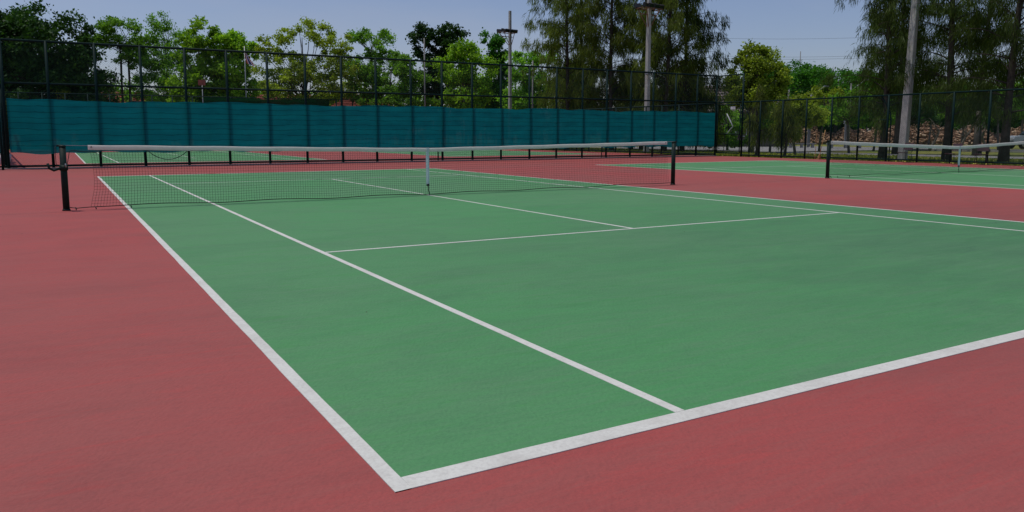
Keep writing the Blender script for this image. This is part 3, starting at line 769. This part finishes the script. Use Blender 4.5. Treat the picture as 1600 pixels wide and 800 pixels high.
casuarina('big dark feathery tree at the concrete pole, its limbs reaching left over the road', 0, 0, 15, 3.2, 1.8, 'needle_dark', 7, 92, tr=.15, group=GC, xy=(34.2, 21.6), per=26, strand=.34, wid=.024, dens=11)
casuarina('big dark feathery tree behind the second chair, right of the concrete pole', 0, 0, 16, 3.4, 1.8, 'needle_dark', 8, 92, tr=.15, group=GC, xy=(34.9, 18.9), per=26, strand=.34, wid=.024, dens=11)
casuarina('leaning dark feathery tree at the right edge above the last chair', 0, 0, 15, 3.4, 1.7, 'needle_dark', 9, 92, lean=.7, tr=.15, group=GC, xy=(34.1, 15.9), per=26, strand=.34, wid=.024, dens=11)
casuarina('dark feathery tree farther back between the big dark feathery trees at right', 1530, 48, 15, 3.6, 2.4, 'needle_dark', 10, 80, tr=.18, group=GC, per=24, dens=10, wid=.035)
casuarina('dark feathery tree farther back, left of the concrete pole at right', 1400, 50, 14, 3.3, 3.0, 'needle_dark', 19, 80, tr=.18, group=GC, per=24, dens=10, wid=.035)

# broadleaf trees beyond the side fence
broad_tree('round_crowned_tree', 'round olive green tree behind the corner gate', 'tree', 1174, 55, 75,
  [(.1, 6.5, 1.5, 1.1), (-.7, 5.2, 1.6, 1.2), (.9, 5.1, 1.6, 1.3), (0, 4.0, 2.0, 1.0)], 'lf_olive', 'bark2', 9500, .24, .22, seed=60, clump=.42, fork=.3)
for k, (px, d, h, r, lab) in enumerate([(1222, 100, 10.6, 6.0, 'wide dark green canopy left of the thin mast on the skyline'), (1262, 112, 11.0, 6.5, 'wide dark green canopy behind the thin mast on the skyline'), (1305, 106, 10.0, 6.0, 'wide dark green canopy right of the thin mast on the skyline'), (1350, 112, 10.2, 6, 'wide dark green canopy fading behind the big dark feathery tree')]):
    broad_tree('umbrella_tree', lab, 'tree', px, d, 0, [(-r*.4, h-1.4, r*.55, 1.2), (r*.35, h-1.6, r*.55, 1.2), (0, h-3.2, r*.8, 1.6), (0, h-5.4, r*.8, 1.8)], 'lf_far', 'bark', 8000, .40, .3, seed=70+k, clump=.7, group='wide canopies on the skyline')
small = [(1203, 56, 3.6, 1.5, 'lf_mid', 'small slim-trunked tree right of the gate with lime leaves', .55), (1243, 48, 3.6, 1.6, 'lf_olive', 'small fork-trunked tree in front of the woodpile, right of the slim one', .3),
         (1280, 58, 4.8, 2.0, 'lf_olive', 'bushy small tree left of the distant net post', .4), (1327, 53, 4.2, 1.9, 'lf_mid', 'dark-trunked small tree beside the yellow marker', .45),
         (1365, 60, 4.6, 2.0, 'lf_mid', 'small bushy tree peeping out left of the big dark feathery trunk', .4), (1418, 62, 4.4, 2.0, 'lf_dark', 'dark small tree behind the thick concrete pole', .4),
         (1500, 66, 5.2, 2.6, 'lf_mid', 'mid green tree behind the second chair, past the path', .4), (1560, 62, 5.4, 2.6, 'lf_mid', 'mid green tree behind the leaning dark trunk', .42),
         (1450, 72, 6.4, 3.0, 'lf_dark', 'dark leafy tree beyond the road, right of the concrete pole', .42), (1598, 70, 6.5, 3.0, 'lf_mid', 'green tree above the silver pickup at the right edge', .5)]
for k, (px, d, h, r, lf_, lab, fk) in enumerate(small):
    broad_tree('small_tree', lab, 'tree', px, d, 0, [(0, h*.78, r*.8, h*.2), (-r*.5, h*.62, r*.7, h*.18), (r*.5, h*.6, r*.7, h*.18)], lf_, 'bark2', 4200, .22, .09, seed=80+k, clump=.36, fork=fk, lean=(-.3 if k % 2 else .3))
broad_tree('large_bush', 'rounded green bush seen through the corner gate', 'bush', 1136, 62, 0, [(0, 2.2, 1.6, 1.4), (-1, 1.2, 1.3, 1), (1, 1.3, 1.3, 1)], 'lf_mid', 'bark', 2800, .24, .08, seed=99, clump=.4)
# dense dark band behind
for k, px in enumerate([1190, 1250, 1318, 1385, 1450, 1515, 1580, 1640]):
    broad_tree('large_bush', ['dark bush behind the gate', 'dark bush behind the left end of the woodpile', 'dark bush behind the woodpile above the yellow marker', 'dark bush behind the woodpile at the feathery trunk', 'dark bush behind the woodpile right of the concrete pole', 'dark bush behind the woodpile at the second chair', 'dark bush behind the woodpile beside the pickup', 'dark bush at the right edge behind the pickup'][k], 'bush', px, 118-k*3.5, 0,
      [(0, 5.5, 4.6, 2.6), (-3.4, 4.4, 3.6, 2.2), (3.4, 4.6, 3.6, 2.4), (-2, 2.0, 4.2, 1.9), (2.4, 2.0, 4.2, 1.9)], 'lf_far', 'bark', 8500, .50, .15, seed=100+k, clump=.8, group='dark bushes behind the woodpile')
# drooping shrub in front of the net post
casuarina('young feathery sapling standing left of the fork-trunked tree', 1226, 42, 3.2, .65, .9, 'needle', 31, 22, tr=.05, strand=.35, wid=.035, per=20, dens=5)
casuarina('young feathery sapling by the hoop-topped stay of the gate', 1182, 44, 4.0, .8, .9, 'needle', 32, 14, tr=.10, strand=.4, wid=.04, per=20, dens=5)

# ------------------------------------------------------------------ woodpile
rs = np.random.RandomState(5); wp = MB()
A = np.array(spot(1150, 112)); B = np.array(spot(1610, 92)); dr = (B-A); Lw = np.linalg.norm(dr); dr /= Lw; nr = np.array([-dr[1], dr[0]])
n_log = 5200
for k in range(n_log):
    s = rs.random()*Lw; hmax = 2.1+.5*math.sin(s*.35)+.35*math.sin(s*1.3+1)+.25*math.sin(s*3.1)
    if s < 5: hmax *= .5+.1*s
    q = rs.random(); z = hmax*q**.8; wdt = 2.6*(1-z/(hmax+.6)); o_ = rs.uniform(-1, 1)*wdt
    if abs(o_) < wdt*.35 and z < hmax*.8: o_ = -wdt*.8 
    c = A+dr*s+nr*o_; az = rs.uniform(0, PI); el = rs.normal()*.35; L_ = rs.uniform(.25, .62); r = rs.uniform(.05, .13)
    dv = np.array([math.cos(az)*math.cos(el), math.sin(az)*math.cos(el), math.sin(el)])*L_*.5
    wp.tube([(c[0]-dv[0], c[1]-dv[1], z-dv[2]), (c[0]+dv[0], c[1]+dv[1], z+dv[2])], r, 5, True)
def wood_mat():
    m, N, L, b = new_mat('cut_wood')
    v = N.new('ShaderNodeNewGeometry'); r = ramp(N, L, v.outputs['Random Per Island'], [(0, (.10, .060, .040)), (.45, (.24, .135, .08)), (.8, (.38, .235, .145)), (1, (.50, .37, .26))])
    L.new(r.outputs[0], b.inputs['Base Color']); b.inputs['Roughness'].default_value = .9
    return m
M['wood'] = wood_mat()
tag(wp.build('woodpile', M['wood']), 'long heap of cut brown logs lying beyond the road', 'woodpile', kind='stuff')
# core of the heap so that it is not hollow
mm = MB(); rows = []
for i in range(41):
    s = Lw*i/40; h = 1.6+.4*math.sin(s*.35)
    rows.append([(*(A+dr*s+nr*o_), z) for o_, z in ((-1.9, -.05), (-1.0, h*.75), (0, h), (1.0, h*.75), (1.9, -.05))])
tag(mm.grid(rows).build('earth_bank', M['earth'], None, True), kind='structure')

# ------------------------------------------------------------------ chairs
def chair():
    root = empty('court_chair', (0, 0, 0), 'chair', 'chair', 'dark chairs lined up against the side fence')
    P = []
    for j in range(6):
        t = j/5; P.append([((i/5-.5)*.44, -.20+.40*t, .45-.02*math.sin(PI*i/5)-.015*t) for i in range(6)])
    s = MB().grid(P); s.box((-.22, -.205, .42), (.22, -.17, .455)); s.build('seat', M['chair'], root, True)
    P = []
    for j in range(5):
        t = j/4; P.append([((i/5-.5)*(.42+.02*math.sin(PI*t)), .21+.10*t-.03*math.sin(PI*i/5)*-1, .56+.30*t) for i in range(6)])
    b = MB().grid(P); b.v += [(x, y+.012, z) for x, y, z in b.v]; n = 30; b.f += [tuple(q+n for q in reversed(f)) for f in b.f[:20]]
    b.build('backrest', M['chair'], root, True)
    lm = None
    for sx in (-1, 1):
        fr = MB().tube([(sx*.21, .19, .43), (sx*.22, .23, .62), (sx*.20, .30, .80)], .011, 6).build('back_frame', M['black'], root, True)
        for sy in (-1, 1):
            l = MB().tube([(sx*.19, sy*.17, .43), (sx*.22, sy*.24, .03)], .012, 6).build('leg', M['black'], root, True)
            bl = MB()
            for k in range(5):
                a0 = PI*k/5; 
            bl.tube([(sx*.22, sy*.24, .0+.004), (sx*.22, sy*.24, .016), (sx*.22, sy*.24, .038), (sx*.22, sy*.24, .060), (sx*.22, sy*.24, .074)], [.012, .028, .033, .028, .012], 8)
            bl.build('tennis_ball_foot', M['ball'], l, True)
    return root
proto = chair()
cl = [((31.42, 18.6), R(92), 'brown chair with ball feet standing in front of the thick concrete pole'),
      ((31.25, 16.35), R(96), 'brown chair with ball feet just left of the distant net\'s centre strap'),
      ((31.4, 15.25), R(70), 'dark chair between two posts, right of the distant net\'s centre strap'),
      ((31.0, 13.15), R(95), 'dark chair cut off by the right edge of the photo')]
for k, ((x, y), a, lab) in enumerate(cl):
    o = proto if k == 0 else copy_tree(proto)
    o.location = (x, y, .0); o.rotation_euler = (0, 0, -a); o['label'] = lab

# broom leaning on the fence
br = empty('broom', (31.5, 23.1, 0), 'straw broom with a long handle leaning on the side fence by the distant net post', 'broom')
MB().tube([(0, 0, .25), (.33, .0, 1.45)], .014, 6).build('handle', M['straw'], br, True)
bm_ = MB()
rr_ = random.Random(3)
for k in range(46):
    a = rr_.uniform(-.16, .16); b_ = rr_.uniform(-.05, .05); bm_.tube([(0, 0, .30), (a*.5-.03, b_*.6, .15), (a-.05, b_, .012)], [.010, .008, .005], 4)
bm_.build('bristles', M['straw'], br)
MB().tube([(31.72, 23.55, .0), (31.84, 23.6, 1.3)], .012, 6).build('bamboo_stick', M['straw'])
tag(bpy.data.objects['bamboo_stick'], 'thin bamboo stick propped on the side fence next to the broom', 'stick')

# ------------------------------------------------------------------ pickup at the right edge
def pickup(x, y, rz):
    root = empty('pickup_truck', (x, y, 0), 'silver lower body and dark glass of a parked pickup cut by the right edge', 'truck', None, rz)
    prof = [(-2.5, .45), (-2.55, .85), (-2.45, 1.05), (-1.5, 1.12), (-.95, 1.12), (-.35, 1.72), (.75, 1.76), (1.05, 1.12), (2.45, 1.10), (2.5, .5)]
    b = MB(); n = len(prof); i0 = 0
    for sy, ins in ((-.86, 0), (.86, 0)):
        for px_, pz in prof: b.v.append((px_, sy*(1 if pz < 1.2 else .84), pz))
    b.f += [tuple(range(n)), tuple(reversed(range(n, 2*n)))] + [(k, k+n, (k+1) % n+n, (k+1) % n) for k in range(n)]
    b.build('body', M['silver'], root)
    for sy in (-1, 1):
        w1 = [(-.82, 1.16), (-.32, 1.64), (.15, 1.67), (.15, 1.16)]; w2 = [(.22, 1.16), (.22, 1.67), (.68, 1.69), (.9, 1.16)]
        for wv in (w1, w2):
            g = MB(); 
            for off in (.0, .02):
                g.v += [(a, sy*((.865 if z < 1.2 else .745)+off), z) for a, z in wv]
            g.f = [(0, 1, 2, 3), (7, 6, 5, 4), (0, 4, 5, 1), (1, 5, 6, 2), (2, 6, 7, 3), (3, 7, 4, 0)]
            g.build('window', M['glass'], root)
        for wx in (-1.65, 1.55):
            t = MB().tube([(wx, sy*.70, .36), (wx, sy*.92, .36)], .36, 18).build('wheel', M['rubber'], root, True)
            MB().tube([(wx, sy*.90, .36), (wx, sy*.935, .36)], [.21, .19], 12).build('rim', M['steel'], t, True)
    g = MB(); g.v = [(-.98, -.80, 1.15), (-.98, .80, 1.15), (-.40, .68, 1.70), (-.40, -.68, 1.70)]; g.v += [(a-.02, b2, c+.02) for a, b2, c in g.v]
    g.f = [(0, 1, 2, 3), (7, 6, 5, 4), (0, 4, 5, 1), (1, 5, 6, 2), (2, 6, 7, 3), (3, 7, 4, 0)]; g.build('windscreen', M['glass'], root)
    MB().box((-2.60, -.8, .45), (-2.50, .8, .62)).build('bumper', M['black'], root)
    for sy in (-1, 1): MB().box((-2.58, sy*.62-.14, .78), (-2.46, sy*.62+.14, .94)).build('headlight', M['white'], root)
    return root
x, y = spot(1618, 66); pickup(x, y, R(-28))

# ------------------------------------------------------------------ street furniture far right
def lamp_pole(px, d, H, label, arm, armz, thick=.11):
    x, y = spot(px, d); root = empty('street_lamp', (x, y, 0), label, 'street lamp', 'slim street lamps beyond the road', -YAW)
    MB().tube([(0, 0, 0), (0, 0, H)], [thick, thick*.8], 8).build('pole', M['oldsteel'], root, True)
    MB().tube([(0, -.1, H-armz), (arm[0]*.5, -.1, H-armz+arm[1]*.52), (arm[0], -.1, H-armz+arm[1])], .05, 6).build('arm', M['steel'], root, True)
    MB().box((arm[0]-.1, -.2, H-armz+arm[1]-.08), (arm[0]+.35, .02, H-armz+arm[1]+.06)).build('lamp_head', M['steel'], root)
lamp_pole(1325, 92, 7.2, 'slim street lamp with a raised arm left of the big dark feathery tree', (1.6, 1.3), .9)
lamp_pole(1264, 78, 5.3, 'slim street lamp with a tilted arm above the bushy small trees', (1.3, 1.0), .3)
x, y = spot(1229, 84)
tag(MB().tube([(x, y, 0), (x, y, 6)], [.11, .09], 8).build('utility_pole', M['oldsteel'], None, True), 'plain grey pole left of the street lamps, half hidden by leaves', 'pole')
for k, (px, d, h, lab) in enumerate([(1262, 74, 2.4, 'short grey post before the woodpile, left of the distant net post'), (1320, 72, 2.6, 'short grey post carrying the yellow marker'), (1407, 66, 2.6, 'short grey post just left of the thick concrete pole'), (1145+38, 70, 2.2, 'pale short post beyond the gate hoop')]):
    x, y = spot(px, d); root = empty('marker_post', (x, y, 0), lab, 'post', None, -YAW)
    MB().box((-.08, -.08, 0), (.08, .08, h)).build('shaft', M['oldsteel'], root)
    if k == 1:
        MB().box((-.14, -.19, h-.3), (.14, -.125, h+.75)).build('marker_plate', M['yellow'], root)
        MB().box((-.26, -.19, h-.4), (-.145, -.125, h+.15)).build('marker_plate', M['white'], root)
x, y = spot(1524, 46)
tag(MB().tube([(x, y, 0), (x+.1, y, 2.6)], [.14, .12], 8).build('tree_stump', M['bark2'], None, True), 'tall pale cut trunk standing on the grass between the two right-hand dark trunks', 'stump')
# bare leaning little trees by the road
for k, (px, d, lab, s) in enumerate([(1500, 58, 'bare forked little tree leaning right before the woodpile', 1), (1546, 56, 'bare twisted little tree left of the leaning dark trunk', -1), (1452, 60, 'bare little tree right of the concrete pole', 1)]):
    x, y = spot(px, d); root = empty('bare_tree', (x, y, 0), lab, 'tree', None, -YAW); rnd = random.Random(200+k); mb = MB()
    e = limb(mb, (0, 0, 0), (s*.7, 0, 1.5), .12, .07, rnd, .1)
    for q in range(7): limb(mb, e[3+q % 3], Vector(e[3+q % 3])+Vector((rnd.uniform(-.7, .9)*s, rnd.uniform(-.3, .3), rnd.uniform(.5, 1.4))), .045, .012, rnd, .15, 4, 5)
    mb.build('trunk', M['bark2'], root, True)
# long white concrete bench / barrier
for k, (px0, px1, d, z, lab) in enumerate([(1230, 1275, 72, .42, 'pale concrete bench by the road left of the distant net post'), (1292, 1350, 70, .42, 'pale concrete bench by the road right of the distant net post')]):
    x0, y0 = spot(px0, d); x1, y1 = spot(px1, d); root = empty('concrete_bench', (x0, y0, 0), lab, 'bench', None, math.atan2(y1-y0, x1-x0)); L_ = math.hypot(x1-x0, y1-y0)
    MB().box((0, -.2, z-.09), (L_, .2, z)).build('bench_top', M['kerb'], root)
    for t in (.12, .5, .88): MB().box((L_*t-.1, -.15, 0), (L_*t+.1, .15, z-.092)).build('leg', M['kerb'], root)
# overhead wires
wr = []
for k, (py0, py1, d, px0, px1) in enumerate([(58, 56, 160, 1060, 1420), (86, 84, 150, 1080, 1420), (89, 88, 150, 1080, 1420), (134, 130, 90, 1130, 1325), (141, 140, 80, 1130, 1264)]):
    x0, y0 = spot(px0, d, py0); x1, y1 = spot(px1, d, py1); pts = []
    for q in range(17):
        t = q/16; pts.append((x0+(x1-x0)*t, y0+(y1-y0)*t, hz(py0, d)+(hz(py1, d)-hz(py0, d))*t-.5*math.sin(PI*t)))
    o = MB().tube(pts, .022 if k < 3 else .018, 4).build('overhead_wire', M['black'])
    tag(o, ['highest thin overhead wire crossing the sky at right', 'upper of the paired overhead wires in the right-hand sky', 'lower of the paired overhead wires in the right-hand sky', 'overhead wire running to the raised-arm street lamp', 'overhead wire running to the tilted-arm street lamp'][k], 'wire')
x, y = spot(1244.5, 150); root = empty('radio_mast', (x, y, 0), 'needle-thin mast standing on the skyline above the wide canopies', 'mast')
MB().tube([(0, 0, 0), (0, 0, hz(82, 150))], [.14, .07], 6).build('mast_tube', M['oldsteel'], root, True)
MB().box((-.05, -.3, hz(96, 150)), (.05, .3, hz(95, 150))).build('crossbar', M['steel'], root)

# thin poles on the left half, flagpole, red board
for px, d, top, lab in ((665, 74, 62, 'thin grey pole rising between the bushy tree and the dark twin-topped tree'), (832, 66, 96, 'thin grey pole in front of the light green layered tree')):
    x, y = spot(px, d); tag(MB().tube([(x, y, 0), (x, y, hz(top, d))], [.085, .06], 8).build('utility_pole', M['oldsteel'], None, True), lab, 'pole')
x, y = spot(388, 72.4); fp = empty('flagpole', (x, y, 0), 'thin flagpole with a small red, white and blue flag hanging down', 'flagpole', None, -YAW)
MB().tube([(0, 0, 0), (0, 0, hz(74, 72.4))], [.06, .035], 8).build('pole', M['steel'], fp, True)
zt = hz(82, 72.4); fl = empty('flag', (0, 0, 0), None, None); del_ = fl
fl.parent = fp
for k, (c, a, b2) in enumerate((('flagred', 0, .17), ('flagwhite', .17, .33), ('flagblue', .33, .67), ('flagwhite', .67, .83), ('flagred', .83, 1))):
    P = []
    for j in range(9):
        s = j/8; P.append([(.04+(.10+.62*s)*q+.10*s*1.2+.0*q, .05*math.sin(s*7+q*3), zt-.15-.95*s+.25*q*(1-s)-.25*q) for q in (a, b2)])
    # stripes run along the fly, hanging down
    MB().grid(P).build('flag_stripe', M[c], fl, True)
x, y = spot(320, 71.5); rb = empty('notice_board', (x, y, 0), 'small dull red board on a post in front of the bright green tree', 'board', None, -YAW)
MB().box((-.33, -.03, hz(134, 71.5)), (.33, .03, hz(125.5, 71.5))).build('board_panel', M['tile'], rb)
MB().tube([(0, .06, 0), (0, .06, hz(127, 71.5))], .04, 6).build('post', M['steel'], rb, True)

# ------------------------------------------------------------------ houses far behind
def house(px, d, w_, dep, ez, rz_, roof, label, rot=0):
    x, y = spot(px, d); root = empty('house', (x, y, 0), label, 'house', None, -YAW+rot)
    MB().box((-w_/2, -dep/2, 0), (w_/2, dep/2, ez)).build('wall', M['wall'], root)
    r = MB(); o_ = .5
    a = [(-w_/2-o_, -dep/2-o_, ez-.1), (w_/2+o_, -dep/2-o_, ez-.1), (w_/2+o_, dep/2+o_, ez-.1), (-w_/2-o_, dep/2+o_, ez-.1), (-w_/2+1.2, 0, rz_), (w_/2-1.2, 0, rz_)]
    r.v = a; r.f = [(0, 1, 5, 4), (1, 2, 5), (2, 3, 4, 5), (3, 0, 4), (3, 2, 1, 0)]
    ro = r.build('roof', M[roof], root)
    # tile courses
    m = MB(); n = 9
    for k in range(n):
        t = (k+.02)/n; z = ez-.1+(rz_-ez+.1)*t; yy = -dep/2-o_+(dep/2+o_)*t; xl = w_/2+o_-(o_+1.2)*t
        m.box((-xl, yy-.05, z-.01), (xl, yy+.10, z+.09))
    m.build('tile_course', M[roof], ro)
    for k in range(3):
        xx = -w_/2+w_*(k+.5)/3
        f = MB().box((xx-.6, -dep/2-.06, 1.0), (xx+.6, -dep/2-.003, 2.3)).build('window', M['white'], root)
        MB().box((xx-.5, -dep/2-.075, 1.1), (xx+.5, -dep/2-.062, 2.2)).build('pane', M['glass'], f)
house(198, 84, 7.5, 5, 3.9, 5.75, 'tile', 'house whose red tiled roof shows under the slender twin-stemmed tree')
house(412, 84, 13, 5, 3.7, 5.45, 'tile', 'long house with a red tiled roof behind the flagpole')
house(570, 84, 5.5, 5, 4.0, 5.5, 'tile', 'house whose red roof peeps over the bottle green cloth strip')
house(1140, 84, 9, 8, 3.6, 6.4, 'greyroof', 'house with a brown-grey roof behind the round olive tree and gate')

# white A-frame easel / sign stand seen through the gate
x, y = spot(1134, 50); ef = empty('folded_sign_frame', (x, y, 0), 'white zigzag metal frame standing on the grass beyond the gate', 'frame', None, -YAW)
MB().tube([(0, 0, 2.55), (.42, 0, 1.75), (.0, 0, 1.25)], .035, 6).build('bar', M['white'], ef, True)
MB().tube([(0, 0, 2.55), (-.15, 0, .0)], .02, 6).build('bar', M['black'], ef, True)

# white buckets at the left edge behind the fence
for k, (px, d, s, lab) in enumerate([(2, 32.0, 1.0, 'white plastic bucket at the very left edge behind the fence'), (10.5, 33.5, .9, 'white plastic bucket beside the left end of the teal screen')]):
    x, y = spot(px, d); root = empty('bucket', (x, y, 0), lab, 'bucket')
    bk = MB().tube([(0, 0, 0.0), (0, 0, .42*s)], [.13*s, .17*s], 14); bk.build('bucket_body', M['white'], root, True)
    MB().tube([(0, 0, .42*s), (0, 0, .44*s)], [.18*s, .18*s], 14).build('bucket_rim', M['white'], root, True)

# things stored under the screen on the far side: pale posts of a rack seen at the foot
rk = empty('low_slatted_rack', (25.5, 66.5, 0), 'low row of white pickets seen below the teal screen near the near net\'s right end', 'fence')
pk = None
for k in range(22):
    if pk is None: o = MB().box((-.05, -.02, 0), (.05, .02, 1.0)).build('picket', M['white'], rk); pk = o.data
    else: o = link('picket', pk, rk)
    o.location = ((k-11)*.34, 0, 0)
MB().box((-3.9, .022, .6), (3.7, .05, .68)).build('crossbar', M['white'], rk)

# ------------------------------------------------------------------ litter and grass tufts
lt = MB(); rnd = random.Random(9)
for k in range(34):
    x = rnd.uniform(-2.0, 12); y = rnd.uniform(2.5, 20); a = rnd.uniform(0, PI); s = rnd.uniform(.004, .009); z = .012
    c, sn = math.cos(a), math.sin(a); i = len(lt.v)
    for u, v, h in ((-1.6, 0, 0), (0, -.6, .006), (1.6, 0, .002), (0, .6, .008)): lt.v.append((x+(u*c-v*sn)*s, y+(u*sn+v*c)*s, z+h))
    lt.f.append((i, i+1, i+2, i+3))
tag(lt.build('leaf_litter', M['bark']), 'scattered tiny dry leaf bits on the court paint', 'leaves', kind='stuff')
rs = np.random.RandomState(77); n = 26000
gx = np.r_[31.95+rs.exponential(1.6, n//2), rs.uniform(32, 42.2, n//2)]; gy = rs.uniform(-4, 62, n)
Hh = np.r_[.05+.12*rs.random(n//2), .03+.07*rs.random(n//2)]
a = rs.random(n)*PI*2; wv = .035+.03*rs.random(n)
base = np.stack([gx, gy, np.full(n, -.06)], 1); sd2 = np.stack([np.cos(a)*wv, np.sin(a)*wv, np.zeros(n)], 1)
tip = base+np.stack([rs.normal(size=n)*.04, rs.normal(size=n)*.04, Hh], 1)
V = np.stack([base-sd2, base+sd2, tip+sd2*.25, tip-sd2*.25], 1)
M['blade'] = leaf_mat('grass_blade', (.12, .19, .03), (.30, .32, .07), .4)
o = link('grass_tufts', quads_mesh('grass_tufts', V, M['blade'], rs.random(n))); tag(o, 'short rough grass beyond the side fence', 'grass', kind='stuff')
